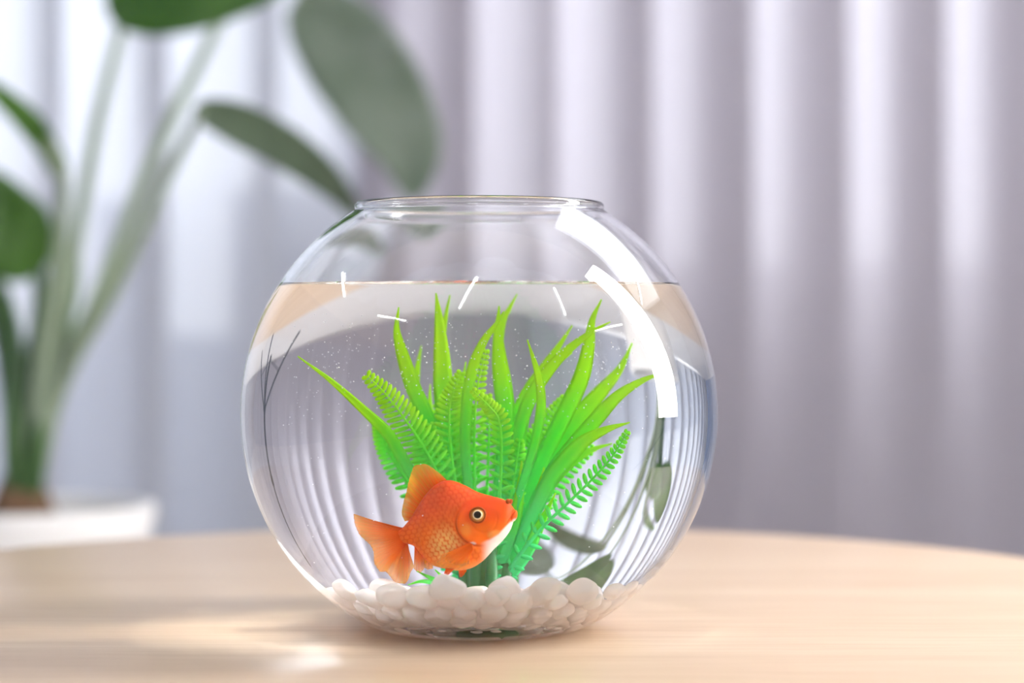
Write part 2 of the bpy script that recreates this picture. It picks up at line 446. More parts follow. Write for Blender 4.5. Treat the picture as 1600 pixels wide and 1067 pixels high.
def pack(n, seed):
    rg = np.random.default_rng(seed)
    r = rg.uniform(0.0046, 0.0074, n)
    ang = rg.uniform(0, 2*PI, n); rad = 0.07*np.sqrt(rg.uniform(0, 1, n))
    p = np.c_[rad*np.cos(ang), rad*np.sin(ang), rg.uniform(0.012, 0.06, n)]
    core = np.array([0.003, -0.002])
    for it in range(420):
        p[:, 2] -= 0.0004 if it < 340 else 0.00005
        d = p[:, None]-p[None]; L = np.linalg.norm(d, axis=2)+1e-9; np.fill_diagonal(L, 9)
        ov = (r[:, None]+r[None])*0.965-L; ov[ov < 0] = 0
        p += 0.42*(d/L[..., None]*ov[..., None]).sum(1)
        c = p-np.array([0, 0, BC]); L = np.linalg.norm(c, axis=1); k = (L+r)/(BI-0.0004); s = np.where(k > 1, 1/k, 1.0)
        p = np.array([0, 0, BC])+c*s[:, None]
        p[:, 2] = np.maximum(p[:, 2], ZF+r*0.95)
        q = p[:, :2]-core; L = np.linalg.norm(q, axis=1)+1e-9; low = np.maximum(0, 0.0125+r*0.8-L); p[:, :2] += q/L[:, None]*low[:, None]
    return p, r

def pebble_mesh(seed):
    import bmesh
    bm = bmesh.new(); bmesh.ops.create_icosphere(bm, subdivisions=4, radius=1.0)
    rnd = random.Random(seed); off = Vector((rnd.uniform(0, 90), rnd.uniform(0, 90), rnd.uniform(0, 90)))
    cuts = [(Vector((rnd.gauss(0, 1), rnd.gauss(0, 1), rnd.gauss(0, 1))).normalized(), rnd.uniform(0.62, 0.85)) for _ in range(5)]
    for v in bm.verts:
        p = v.co.copy()
        for nrm, lim in cuts:
            k = p.dot(nrm)
            if k > lim: p -= nrm*(k-lim)*0.75
        v.co = p*(1+0.13*noise.noise(p*1.1+off))
    me = bpy.data.meshes.new('pebble'); bm.to_mesh(me); bm.free()
    me.polygons.foreach_set('use_smooth', [True]*len(me.polygons)); me.materials.append(M['pebble']); return me

PM = [pebble_mesh(i) for i in range(9)]
pp, pr = pack(200, 7)
rnd = random.Random(3)
for p, r in zip(pp, pr):
    o = bpy.data.objects.new('pebble', rnd.choice(PM)); COL.objects.link(o)
    o.location = p; o.rotation_euler = (rnd.uniform(-0.7, 0.7), rnd.uniform(-0.7, 0.7), rnd.uniform(0, 6.28))
    o.scale = (r*rnd.uniform(1.08, 1.28), r*rnd.uniform(0.95, 1.1), r*rnd.uniform(0.84, 1.0))
    top = not any(np.hypot(*(q[:2]-p[:2])) < 0.008 and q[2] > p[2]+0.004 for q in pp)
    if np.hypot(p[0]-0.003, p[1]+0.002) < 0.024: lb = 'white pebble wedged against the foot of the green plastic plant'
    elif top: lb = 'smooth white pebble lying uncovered on top of the pebble bed'
    elif np.linalg.norm(p-np.array([0, 0, BC]))+r > BI-0.003: lb = 'white pebble under others, pressed against the curved glass'
    elif p[2] < ZF+0.009: lb = 'white pebble at the very bottom, resting on the glass floor'
    else: lb = 'white pebble buried in the middle of the pebble bed'
    tag(o, lb, 'pebble', 'white pebbles in the fish bowl')

# ------------------------------------------------------------------ plastic water plant
BLADES = [  # width, then points from root to tip, in 0.1 mm
    (38, [(-75,50,473),(-186,-8,691),(-271,-67,838),(-323,-125,922),(-405,-183,1000),(-545,-242,1120),(-689,-300,1218)]),
    (52, [(-60,80,476),(-131,58,845),(-186,37,986),(-231,15,1085),(-268,-7,1198),(-289,-28,1283),(-284,-50,1365)]),
    (38, [(-47,150,470),(-129,180,715),(-194,210,885),(-219,240,1012),(-210,270,1117),(-196,300,1199)]),
    (70, [(-32,100,466),(-82,83,757),(-113,67,954),(-127,50,1065),(-134,33,1199),(-143,17,1323),(-152,0,1409)]),
    (20, [(-43,120,468),(-108,132,865),(-126,144,1082),(-126,156,1233),(-115,168,1318),(-102,180,1380)]),
    (36, [(-7,0,447),(-29,-21,646),(-49,-43,869),(-42,-64,1044),(-21,-86,1158),(17,-107,1249),(61,-129,1311),(90,-150,1360)]),
    (63, [(34,60,463),(80,63,801),(91,67,976),(82,70,1075),(69,73,1174),(63,77,1273),(67,80,1355)]),
    (20, [(21,140,469),(65,156,865),(66,172,1167),(77,188,1284),(100,204,1336),(123,220,1379)]),
    (34, [(52,-40,443),(150,-75,734),(203,-110,904),(224,-145,1030),(217,-180,1124),(198,-215,1200),(179,-250,1267)]),
    (47, [(37,40,450),(89,56,691),(115,71,866),(137,87,986),(171,103,1062),(223,119,1142),(270,134,1213),(313,150,1281)]),
    (45, [(43,-20,440),(103,-34,690),(133,-49,891),(170,-63,1022),(225,-77,1117),(299,-91,1203),(399,-106,1281),(475,-120,1324)]),
    (29, [(46,20,448),(112,25,691),(145,30,889),(170,35,1022),(214,40,1097),(267,45,1154),(320,50,1196)]),
    (61, [(58,50,446),(144,43,647),(218,36,827),(296,29,982),(358,21,1116),(384,14,1228),(397,7,1315),(431,0,1390)]),
    (61, [(70,100,449),(187,117,692),(260,133,852),(329,150,960),(399,167,1044),(468,183,1127),(509,200,1215)]),
    (52, [(80,0,435),(169,-21,623),(249,-43,774),(341,-64,887),(423,-86,978),(503,-107,1058),(597,-129,1114),(687,-150,1145)]),
    (56, [(89,-60,423),(184,-83,621),(249,-107,752),(319,-130,838),(383,-153,898),(468,-177,939),(553,-200,963)]),
    (34, [(78,40,432),(166,42,581),(233,44,724),(310,46,812),(387,48,860),(458,50,882)]),
    (32, [(-82,120,468),(-226,152,736),(-296,185,854),(-342,217,928),(-372,250,980)]),
    (27, [(-43,100,460),(-108,130,671),(-151,160,865),(-169,190,993),(-168,220,1077)]),
    (27, [(-16,20,453),(-60,40,691),(-74,60,933),(-61,80,1063),(-48,100,1161)]),
    (40, [(62,-80,416),(116,-73,577),(142,-67,712),(149,-60,824)]),
    (40, [(99,-80,397),(166,-87,496),(221,-93,609),(271,-100,711)]),
    (45, [(80,-60,406),(149,-53,532),(195,-47,667),(227,-40,801)]),
    (18, [(-77,-250,362),(-137,-317,361),(-212,-383,362),(-271,-450,337)]),
    (18, [(-77,-250,359),(-125,-300,363),(-181,-350,383),(-231,-400,403)]),
    (16, [(-69,-200,365),(-100,-233,371),(-131,-267,393),(-160,-300,420)]),
]
FRONDS = [
    (58, [(-60,-20,456),(-131,-40,735),(-194,-60,871),(-258,-80,966),(-322,-100,1051),(-395,-120,1125)]),
    (45, [(-82,80,463),(-217,90,710),(-282,100,807),(-326,110,883),(-351,120,946)]),
    (47, [(-24,0,447),(-78,-8,713),(-100,-16,868),(-105,-24,991),(-94,-32,1058),(-65,-40,1128)]),
    (38, [(35,-100,426),(68,-124,643),(80,-148,848),(73,-172,967),(40,-196,1019),(-17,-220,1077)]),
    (38, [(6,20,444),(-14,25,691),(-18,30,911),(-7,35,1077),(21,40,1199)]),
    (36, [(49,80,447),(123,92,692),(157,104,840),(190,116,905),(235,128,974),(282,140,1034)]),
    (38, [(83,-80,409),(213,-108,575),(324,-136,680),(419,-164,769),(494,-192,851),(543,-220,926)]),
    (40, [(64,20,426),(155,40,581),(232,60,718),(312,80,805),(385,100,866)]),
    (36, [(-32,140,459),(-99,165,651),(-138,190,821),(-143,215,949),(-130,240,1055)]),
    (36, [(33,120,451),(77,140,607),(107,160,757),(120,180,886),(132,200,993)]),
    (45, [(-3,60,448),(-32,60,648),(-52,60,801),(-49,60,911),(-32,60,998)]),
    (43, [(48,-40,432),(106,-47,668),(128,-53,802),(142,-60,891)]),
    (45, [(66,80,438),(153,87,616),(210,93,724),(258,100,790)]),
    (43, [(14,100,449),(26,113,779),(31,127,930),(26,140,1039)]),
    (45, [(-42,40,455),(-109,33,724),(-148,27,856),(-171,20,945)]),
    (40, [(-54,140,463),(-151,173,715),(-193,207,821),(-214,240,885)]),
]
FISH_SECTIONS = [  # back point, belly point, half width
    ((-282, -337, 574), (-279, -338, 519), 22),
    ((-251, -346, 610), (-238, -350, 507), 36),
    ((-217, -355, 663), (-206, -359, 467), 60),
    ((-191, -363, 702), (-175, -368, 434), 80),
    ((-153, -374, 740), (-125, -383, 418), 92),
    ((-106, -388, 757), (-76, -397, 410), 100),
    ((-53, -403, 740), (-28, -410, 419), 98),
    ((-3, -417, 714), (14, -422, 447), 90),
    ((45, -431, 699), (53, -433, 489), 78),
    ((88, -443, 687), (89, -443, 524), 62),
    ((117, -452, 672), (116, -451, 561), 45),
    ((137, -457, 647), (130, -455, 598), 22),
]
DORSAL_BASE = [(-108,-387,750),(-153,-374,733),(-191,-363,695),(-217,-355,656),(-249,-346,605)]
DORSAL_EDGE = [(-134,-379,778),(-195,-361,818),(-233,-350,811),(-259,-343,744),(-271,-339,685),(-282,-337,629),(-272,-339,601)]
TAIL_ROOT = [(-263,-342,574),(-264,-342,544),(-262,-343,520)]
TAIL_UPPER = [(-410,-361,606),(-473,-374,625),(-465,-376,586),(-448,-392,540),(-412,-402,502),(-400,-416,473),(-398,-428,424),(-381,-433,388),(-353,-420,395)]
TAIL_LOWER = [(-354,-297,415),(-333,-294,388),(-309,-290,360),(-277,-289,362),(-254,-296,392),(-241,-309,432)]
ANAL_ROOT = [(-236,-360,517),(-217,-366,499),(-199,-371,474)]
ANAL_EDGE = [(-242,-390,414),(-231,-393,399),(-216,-397,396),(-203,-391,421),(-190,-384,448)]
ANAL2_ROOT = [(-207,-329,492),(-195,-332,477),(-184,-336,462)]
ANAL2_EDGE = [(-198,-321,425),(-187,-325,417),(-170,-330,422),(-165,-331,442)]
PELVIC_ROOT = [(-120,-424,417),(-106,-428,414),(-89,-433,412)]
PELVIC_EDGE = [(-140,-469,355),(-129,-472,375),(-109,-468,387)]
PELVIC2_ROOT = [(-74,-357,421),(-57,-362,421),(-40,-367,425)]
PELVIC2_EDGE = [(-69,-349,388),(-60,-351,388),(-45,-356,408)]
PECTORAL_ROOT = [(-22,-498,519),(-17,-497,504),(-15,-494,489)]
PECTORAL_EDGE = [(-138,-504,461),(-158,-494,435),(-138,-489,417),(-106,-488,409),(-69,-489,410),(-34,-493,431)]
FISH_EYE = (23, -425, 624)
FISH_NOSTRIL = (117, -452, 672)
def U(p): return Vector(p)*1e-4
M['blade'] = tinted('plastic_leaf', rough=0.35, trans=0.48)
YG, GR, TE = (0.60, 0.96, 0.02), (0.20, 0.90, 0.07), (0.11, 0.90, 0.42)
def lerp3(a, b, t): return tuple(x+(y-x)*t for x, y in zip(a, b))
def hue(t, edge=0.0):
    c = lerp3(TE, GR, smoothstep(0.15, 0.5, t)) if t < 0.5 else lerp3(GR, YG, smoothstep(0.45, 0.75, t))
    return lerp3(c, YG, 0.35*edge*smoothstep(0.25, 0.6, t))
PR = Vector((0.003, -0.002, ZF+0.001))
plant = empty('aquarium_plant', PR)
tag(plant, 'bright green plastic water plant with grassy and ferny leaves in the bowl', 'aquarium plant')
rnd = random.Random(8)

def blade(width, pts):
    n = 34; C = spline([U(p)-PR for p in pts], n); W = width*1e-4/2; V = []; F = []; K = []
    face = Vector((rnd.uniform(-0.35, 0.35), -1, rnd.uniform(-0.2, 0.2))).normalized()
    L = sum((C[i+1]-C[i]).length for i in range(n-1))
    for i, c in enumerate(C):
        t = i/(n-1); tg = (C[min(i+1, n-1)]-C[max(i-1, 0)]).normalized()
        sd = tg.cross(face).normalized(); nm = sd.cross(tg).normalized()
        w = W*(0.42+0.58*smoothstep(0.0, 0.5, t))*(1-smoothstep(0.55, 1.02, t))**0.75+0.00022
        th = 0.00035
        prof = [(-1, 0.0), (-0.5, 0.35), (0, 0.1), (0.5, 0.35), (1, 0.0), (0.5, -0.35), (0, -0.9), (-0.5, -0.35)]
        for (a, b) in prof:
            V.append(c+sd*(a*w)+nm*(b*th+0.22*w*abs(a))); K.append(hue(t*0.5+0.5*min(1, max(0, (c.z-0.035)/0.085)), abs(a)))
    m = 8
    for i in range(n-1):
        for k in range(m):
            k2 = (k+1) % m; F.append((i*m+k, i*m+k2, (i+1)*m+k2, (i+1)*m+k))
    F.append(tuple(range(m))[::-1]); F.append(tuple((n-1)*m+k for k in range(m)))
    o = mesh('blade', V, F, M['blade'], plant, True); paint(o, K)

def frond(length, pts):
    n = 40; C = spline([U(p)-PR for p in pts], n); V = []; F = []; K = []
    face = Vector((rnd.uniform(-0.3, 0.3), -1, rnd.uniform(-0.2, 0.2))).normalized()
    def hz(c): return min(1, max(0, (c.z-0.035)/0.085))
    st = MB().tube(C, [0.00085*(1-0.7*i/(n-1)) for i in range(n)], 7); V += st.v; F += st.f; K += [hue(0.15+0.75*hz(Vector(v))) for v in st.v]
    nl = max(10, int(sum((C[i+1]-C[i]).length for i in range(n-1))/0.0027))
    D = spline([U(p)-PR for p in pts], nl)
    for i in range(int(nl*0.14), nl):
        t = i/(nl-1); tg = (D[min(i+1, nl-1)]-D[max(i-1, 0)]).normalized(); sd0 = tg.cross(face).normalized(); nm = sd0.cross(tg).normalized()
        ll = length*1e-4*(0.30+0.70*math.sin(PI*min(1, 0.22+t*0.78)))*1.35
        for sgn in (-1, 1):
            ax = (sd0*sgn+tg*0.38-nm*0.12).normalized(); wd = ax.cross(nm).normalized(); k = len(V); wl = 0.00088
            base = D[i]
            for q, ww in ((0.0, 0.5), (0.3, 0.95), (0.65, 1.0), (0.9, 0.65), (1.0, 0.15)):
                c = base+ax*(ll*q)-nm*(0.15*ll*q*q)
                for a, b in ((-1, 0), (0, 0.28), (1, 0), (0, -0.28)):
                    V.append(c+wd*(a*wl*ww)+nm*(b*wl*ww)); K.append(hue(0.1+0.8*hz(c)+0.12*q))
            for r_ in range(4):
                for j in range(4):
                    j2 = (j+1) % 4; F.append((k+r_*4+j, k+r_*4+j2, k+r_*4+4+j2, k+r_*4+4+j))
            F.append((k+16, k+17, k+18, k+19))
    o = mesh('frond', V, F, M['blade'], plant, True); paint(o, K)

def rooted(pts):                                         # carry each leaf down into the socket cluster
    x, y, z = pts[0]; return [(30+(x-30)*0.55, -20+(y+20)*0.55, min(z-60, 330))]+list(pts)
for w, pts in BLADES: blade(w, rooted(pts))
for w, pts in FRONDS: frond(w, rooted(pts))
core = MB().lathe([(0, 0), (0.0115, 0), (0.0115, 0.004), (0.009, 0.008), (0.0075, 0.020), (0.0088, 0.024), (0.0088, 0.032), (0.006, 0.036), (0, 0.036)], 28)
M['core'] = plain('dark_green_plastic', (0.03, 0.22, 0.07), 0.4, vary=0.2, scale=120)
core.build('plant_base', M['core'], plant, True)
for k in range(9):
    a = 2*PI*k/9; c, s = math.cos(a), math.sin(a); hgt = 0.037+0.004*math.sin(k*2.1)
    MB().tube([(0.0080*c, 0.0080*s, 0.02), (0.0086*c, 0.0086*s, 0.03), (0.0080*c, 0.0080*s, hgt)], [0.0021, 0.0023, 0.0019], 10).build('socket', M['core'], plant, True)

# ------------------------------------------------------------------ goldfish
YAW = math.radians(16)
FWD = Vector((math.cos(YAW), -math.sin(YAW), 0)); LAT = Vector((-math.sin(YAW), -math.cos(YAW), 0))
FC = Vector((-0.007, -0.0395, 0.059))
fish = empty('goldfish', FC)
tag(fish, 'orange goldfish swimming before the green plant above the pebbles', 'goldfish')
RED, ORG, GOLD, PALE = (0.82, 0.045, 0.001), (0.92, 0.145, 0.001), (0.95, 0.52, 0.14), (0.93, 0.76, 0.68)

def fish_body():
    tops = spline([U(s[0]) for s in FISH_SECTIONS], 190); bots = spline([U(s[1]) for s in FISH_SECTIONS], 190)
    wid = [v.x for v in spline([Vector((s[2]*1e-4, 0, 0)) for s in FISH_SECTIONS], 190)]
    rings = []
    for t, b, w in zip(tops, bots, wid): rings.append(((t+b)/2, (t-b)/2, w))
    c, h, w = rings[-1]                                   # blunt snout
    for k in range(1, 15):
        a = k/14*PI/2; rings.append((c+FWD*(0.0016*math.sin(a)), h*math.cos(a)*1.0+h*0.0, max(w*math.cos(a), 0.00002)))
    c, h, w = rings[0]
    head = [(c-FWD*(0.004*k/6), h*(1-0.75*(k/6)**2), w*(1-0.85*k/6)) for k in range(6, 0, -1)]
    rings = head+rings
    m = 150; V = []; F = []; K = []
    ca, sa = math.cos(math.radians(10)), math.sin(math.radians(10))
    for (c, h, w) in rings:
        for j in range(m):
            a = 2*PI*j/m; ch, sh = math.cos(a), math.sin(a)
            zz = ch; sw = math.copysign(abs(sh)**0.92, sh)*(1.0-0.10*ch)
            p = c+h*zz+LAT*(w*sw)
            n = (LAT*sh*max(h.length, 1e-6)+h.normalized()*ch*max(w, 1e-6)).normalized() if h.length > 1e-7 else FWD
            X, Z = p.x*1e4, p.z*1e4                        # side marks in 0.1 mm
            ax = abs(sh)
            # gill cover: a raised plate with a sharp hind rim
            gx, gz = (X-10)/88.0, (Z-592)/86.0; gr = math.hypot(gx, gz)
            gill = 0.00075*smoothstep(1.02, 0.93, gr)*smoothstep(0.35, 0.95, gr)*smoothstep(40, -20, X)*smoothstep(0.3, 0.6, ax)*smoothstep(675, 620, Z)
            groove = -0.0006*math.exp(-((gr-1.06)/0.05)**2)*smoothstep(30, -10, X)*smoothstep(0.25, 0.5, ax)*smoothstep(668, 610, Z)
            # mouth slit running down and back from the snout
            mx = abs((Z-632)-(X-134)*1.55)
            mouth = -0.00042*math.exp(-(mx/4.5)**2)*smoothstep(104, 116, X)
            # cheek fold below the eye
            ck = math.hypot((X-25)/50.0, (Z-612)/58.0); cheek = -0.00016*math.exp(-((ck-1)/0.06)**2)*smoothstep(640, 600, Z)*smoothstep(0.3, 0.6, ax)
            # scales behind the gill cover
            u = (X*ca+Z*sa)/21.0; v = (-X*sa+Z*ca)/17.0
            best = 9; sec = 9
            for iu in (-1, 0, 1):
                for iv in (-1, 0, 1):
                    cv = round(v)+iv; cu = round(u-0.5*(cv % 2))+iu+0.5*(cv % 2)
                    dd = math.hypot(u-cu, v-cv)
                    if dd < best: best, sec = dd, best
                    elif dd < sec: sec = dd
            sm = smoothstep(1.05, 1.18, gr)*smoothstep(60, -20, X)*smoothstep(0.12, 0.4, ax)
            edge = 1-smoothstep(0.0, 0.34, sec-best)
            p = p+n*(gill+groove+mouth+cheek+0.00013*sm*(1-edge))
            # pigment, with crease shade painted in at the gill rim
            up = smoothstep(560, 700, Z-0.25*(X+60))
            col = lerp3(ORG, RED, up)
            headm = smoothstep(-70, -20, X); col = lerp3(col, RED, 0.55*headm*smoothstep(570, 620, Z))
            gold = smoothstep(1.1, 0.2, math.hypot((X+120)/85.0, (Z-500)/95.0))
            col = lerp3(col, GOLD, sm*(1-edge)*(0.10+0.90*gold))
            col = lerp3(col, (0.62, 0.06, 0.004), sm*edge*0.35)
            belly = smoothstep(455, 425, Z); col = lerp3(col, (0.86, 0.30, 0.04), 0.75*belly)
            jaw = np.interp(X, (-15, 45, 80, 122, 138), (510, 530, 553, 598, 612))-Z            # above zero below the jaw line
            jm = smoothstep(-3, 10, jaw)*smoothstep(5, 60, X)*smoothstep(395, 440, Z)
            col = lerp3(col, PALE, 0.95*jm)
            chk = smoothstep(1.15, 0.6, math.hypot((X-70)/34.0, (Z-545)/22.0)); col = lerp3(col, (0.86, 0.36, 0.08), 0.6*chk*(1-jm))
            plate = smoothstep(1.0, 0.4, math.hypot((X+42)/26.0, (Z-565)/34.0)); col = lerp3(col, (0.84, 0.26, 0.03), 0.6*plate)
            wsp = smoothstep(1.0, 0.5, math.hypot((X+16)/16.0, (Z-513)/9.0)); col = lerp3(col, (0.9, 0.75, 0.66), 0.8*wsp)
            col = lerp3(col, (0.42, 0.05, 0.003), 0.7*math.exp(-((gr-1.05)/0.045)**2)*smoothstep(10, -30, X)*smoothstep(0.25, 0.5, ax)*smoothstep(650, 580, Z))  # dark crease shade behind the gill cover, painted into the skin
            nz = noise.noise(Vector((X, Z, sh*40))*0.035); col = tuple(min(1, x*(1+0.12*nz)) for x in col)
            V.append(p-FC); K.append(col)
    R = len(rings)
    for i in range(R-1):
        for j in range(m):
            j2 = (j+1) % m; F.append((i*m+j, (i+1)*m+j, (i+1)*m+j2, i*m+j2))
    F.append(tuple(range(m))); F.append(tuple((R-1)*m+j for j in range(m))[::-1])
    M['fish'] = tinted('goldfish_skin', rough=0.38, trans=0.05, coat=0.0, spec=0.12)
    o = mesh('body', V, F, M['fish'], fish, True); paint(o, K); return o
body = fish_body()
bverts = [v.co.copy() for v in body.data.vertices]

def on_skin(p, side):
    """point of the fish's flank nearest to p in side view"""
    q = U(p)-FC; best = None
    for v in bverts:
        if (v-q).dot(LAT)*side < 0.002: continue
        d = v-q; d = d-LAT*d.dot(LAT)
        if best is None or d.length < best[0]: best = (d.length, v)
    return best[1]

M['fin'] = tinted('goldfish_fin', rough=0.4, trans=0.58, alpha_attr='cover')
def resample(pts, n):
    P = [U(p)-FC for p in pts]; L = [0]
    for a, b in zip(P, P[1:]): L.append(L[-1]+(b-a).length)
    out = []
    for k in range(n):
        s = L[-1]*k/(n-1); i = 0
        while i < len(L)-2 and L[i+1] < s: i += 1
        t = (s-L[i])/max(L[i+1]-L[i], 1e-9); out.append(P[i].lerp(P[i+1], t))
    return out

def fin(name, root, edge, rays, col0, col1, wave=0.0004, tip=0.5, bend=0.0, label=None):
    nu, nv = rays*6+1, 26; A = [p for p in resample(root, nu)]; E = resample(edge, nu); V = []; F = []; K = []; Wt = []
    E = [sum((E[min(max(i+k, 0), nu-1)] for k in (-2, -1, 0, 1, 2)), Vector())/5 for i in range(nu)]
    for i in range(nu):
        ray = 0.5+0.5*math.cos(2*PI*i/6)
        for j in range(nv):
            t = j/(nv-1); p = A[i].lerp(E[i], t*(1+0.006*(ray-0.5)))
            p = p+LAT*(wave*math.sin(2*PI*i/nu*2.3+t*2.5)*t*3+0.00012*(ray-0.5)+bend*math.sin(PI*t))
            V.append(p); c = lerp3(col0, col1, t**1.3); c = lerp3(c, tuple(x*k for x, k in zip(c, (0.80, 0.42, 0.3))), 0.85*ray**2*(1-0.5*t)); K.append(c)
            Wt.append((1-(1-tip)*smoothstep(0.35, 1.0, t))*(0.80+0.20*ray))
    for i in range(nu-1):
        for j in range(nv-1):
            a = i*nv+j; F.append((a, a+nv, a+nv+1, a+1))
    o = mesh(name, V, F, M['fin'], fish, True); paint(o, K); weight(o, Wt, 'cover')
    md = o.modifiers.new('thickness', 'SOLIDIFY'); md.thickness = 0.0002; md.offset = 0
    if label: o['label'] = label
    return o
FO, FY, FP_ = (0.96, 0.24, 0.003), (0.98, 0.54, 0.05), (0.92, 0.62, 0.38)
fin('dorsal_fin', DORSAL_BASE, DORSAL_EDGE, 16, (0.95, 0.22, 0.003), (0.93, 0.58, 0.06), 0.0003, 0.78)
fin('tail_fin', TAIL_ROOT, TAIL_UPPER, 22, (0.97, 0.20, 0.002), (1.0, 0.50, 0.06), 0.0005, 0.62)
fin('tail_fin', TAIL_ROOT, TAIL_LOWER, 13, (0.97, 0.26, 0.002), (1.0, 0.56, 0.08), 0.0005, 0.60)
fin('anal_fin', ANAL_ROOT, ANAL_EDGE, 7, FO, FY, 0.0002, 0.55)
fin('anal_fin', ANAL2_ROOT, ANAL2_EDGE, 5, FO, FY, 0.0002, 0.55)
fin('pelvic_fin', PELVIC_ROOT, PELVIC_EDGE, 4, FO, (0.85, 0.14, 0.01), 0.0001, 0.8)
fin('pelvic_fin', PELVIC2_ROOT, PELVIC2_EDGE, 4, FO, (0.85, 0.18, 0.02), 0.0001, 0.8)
fin('pectoral_fin', PECTORAL_ROOT, PECTORAL_EDGE, 11, (0.97, 0.26, 0.003), (1.0, 0.48, 0.05), 0.0002, 0.30, 0.0006)

M['iris'] = plain('gold_iris', (0.60, 0.25, 0.04), 0.25, spec=0.1, vary=0.2, scale=600)
M['ring'] = plain('pale_eye_ring', (0.92, 0.70, 0.40), 0.3, spec=0.1, vary=0.05)
M['pupil'] = plain('black_pupil', (0.012, 0.010, 0.010), 0.3, spec=0.04, vary=0.0)
M['lid'] = plain('dark_orange_socket', (0.42, 0.07, 0.006), 0.5, spec=0.05, vary=0.1)
for side in (1, -1):
    p = on_skin(FISH_EYE, side); ax = (LAT*side+Vector((0, 0, 0.10))+FWD*0.22).normalized()
    q = ax.to_track_quat('Z', 'Y')
    ey = MB().lathe([(0, 0.00105), (0.0006, 0.00103), (0.0012, 0.00095), (0.0017, 0.0007), (0.0021, 0.0003), (0.0023, -0.0003), (0.0022, -0.0012), (0, -0.0016)][::-1], 40)
    eo = ey.build('eye', M['iris'], fish, True); eo.location = p+ax*0.00015; eo.rotation_mode = 'QUATERNION'; eo.rotation_quaternion = q; eo.scale = (1.17,)*3
    MB().lathe([(0, 0.0011), (0.0012, 0.00106), (0.00160, 0.00096), (0.00163, 0.0007), (0, 0.0007)][::-1], 40).build('iris_ring', M['ring'], eo, True)
    MB().lathe([(0, 0.00140), (0.0005, 0.00137), (0.0009, 0.00130), (0.00120, 0.00114), (0.00126, 0.0009), (0, 0.0009)][::-1], 40).build('pupil', M['pupil'], eo, True)
    MB().lathe([(0.0021, -0.0004), (0.00222, 0.00035), (0.0025, 0.00055), (0.0028, 0.0003), (0.0029, -0.0006), (0.0024, -0.0012)][::-1], 40).build('socket', M['lid'], eo, True)
p = U(FISH_NOSTRIL)-FC
for side in (1, -1):
    o = MB().lathe([(0, -0.0010), (0.0007, -0.0006), (0.0009, 0.0002), (0.0008, 0.0007), (0.0004, 0.0010), (0, 0.0011)], 16).build('nostril_flap', M['lid'], fish, True)
    o.location = p+LAT*(0.0016*side)+Vector((0.0002, 0, 0.0003))

# ------------------------------------------------------------------ tiny air bubbles in the water
rnd = random.Random(21); b = MB(); g = (1+5**0.5)/2
IV = [Vector(v).normalized() for v in ((-1,g,0),(1,g,0),(-1,-g,0),(1,-g,0),(0,-1,g),(0,1,g),(0,-1,-g),(0,1,-g),(g,0,-1),(g,0,1),(-g,0,-1),(-g,0,1))]
IF = [(0,11,5),(0,5,1),(0,1,7),(0,7,10),(0,10,11),(1,5,9),(5,11,4),(11,10,2),(10,7,6),(7,1,8),(3,9,4),(3,4,2),(3,2,6),(3,6,8),(3,8,9),(4,9,5),(2,4,11),(6,2,10),(8,6,7),(9,8,1)]
cnt = 0
while cnt < 520:
    x = rnd.uniform(-0.075, 0.07); y = rnd.uniform(-0.075, 0.0); z = rnd.triangular(0.09, 0.139, 0.125)
    if rnd.random() < 0.12: z = rnd.uniform(0.04, 0.10)
    if x*x+y*y+(z-BC)**2 > 0.1**2: continue
    r = rnd.uniform(0.00014, 0.00030); b.add([Vector((x, y, z))+v*r for v in IV], IF); cnt += 1
M['bubble'] = plain('bubble_skin', (0.97, 0.97, 0.98), 0.3, metal=1.0, vary=0.0)
o = b.build('air_bubbles', M['bubble'], None, True); tag(o, 'tiny pale air bubbles scattered through the water above the plant', 'bubbles', kind='stuff')

# ------------------------------------------------------------------ potted plant on the floor
def leaf_mat(name, c0, c1):
    m, nt, out = new_mat(name)
    tc = N(nt, 'ShaderNodeTexCoord'); nz = N(nt, 'ShaderNodeTexNoise', Scale=9.0, Detail=3.0); nt.links.new(tc.outputs['Object'], nz.inputs['Vector'])
    rp = N(nt, 'ShaderNodeValToRGB'); e = rp.color_ramp.elements
    e[0].position = 0.3; e[0].color = (*c0, 1); e[1].position = 0.7; e[1].color = (*c1, 1)
    nt.links.new(nz.outputs['Fac'], rp.inputs[0])
    p = N(nt, 'ShaderNodeBsdfPrincipled', Roughness=0.38); nt.links.new(rp.outputs[0], p.inputs['Base Color'])
    t = N(nt, 'ShaderNodeBsdfTranslucent'); nt.links.new(rp.outputs[0], t.inputs['Color'])
    ms = N(nt, 'ShaderNodeMixShader', Fac=0.3); nt.links.new(p.outputs[0], ms.inputs[1]); nt.links.new(t.outputs[0], ms.inputs[2])
    nt.links.new(ms.outputs[0], out.inputs[0]); return m
M['leaf'] = leaf_mat('glossy_leaf', (0.035, 0.115, 0.012), (0.085, 0.22, 0.022)); M['dull'] = leaf_mat('dull_dark_leaf', (0.045, 0.075, 0.035), (0.095, 0.135, 0.08)); M['under'] = leaf_mat('pale_sheen_leaf', (0.16, 0.22, 0.15), (0.28, 0.33, 0.27))  # the palest has window sheen put into its leaf colour
PC = Vector((-0.50, 1.24, FLOOR_Z))
pot = empty('potted_plant', PC)
tag(pot, 'large-leaved plant in a white pot on the floor by the sheer curtain', 'plant')
hp = 0.372; ro = 0.140
MB().lathe([(0, 0), (0.098, 0), (0.105, 0.006), (ro-0.004, hp-0.02), (ro, hp-0.008), (ro-0.002, hp), (ro-0.012, hp), (ro-0.015, hp-0.012), (ro-0.018, hp-0.05), (0, hp-0.05)], 72).build('pot', M['pot'], pot, True)
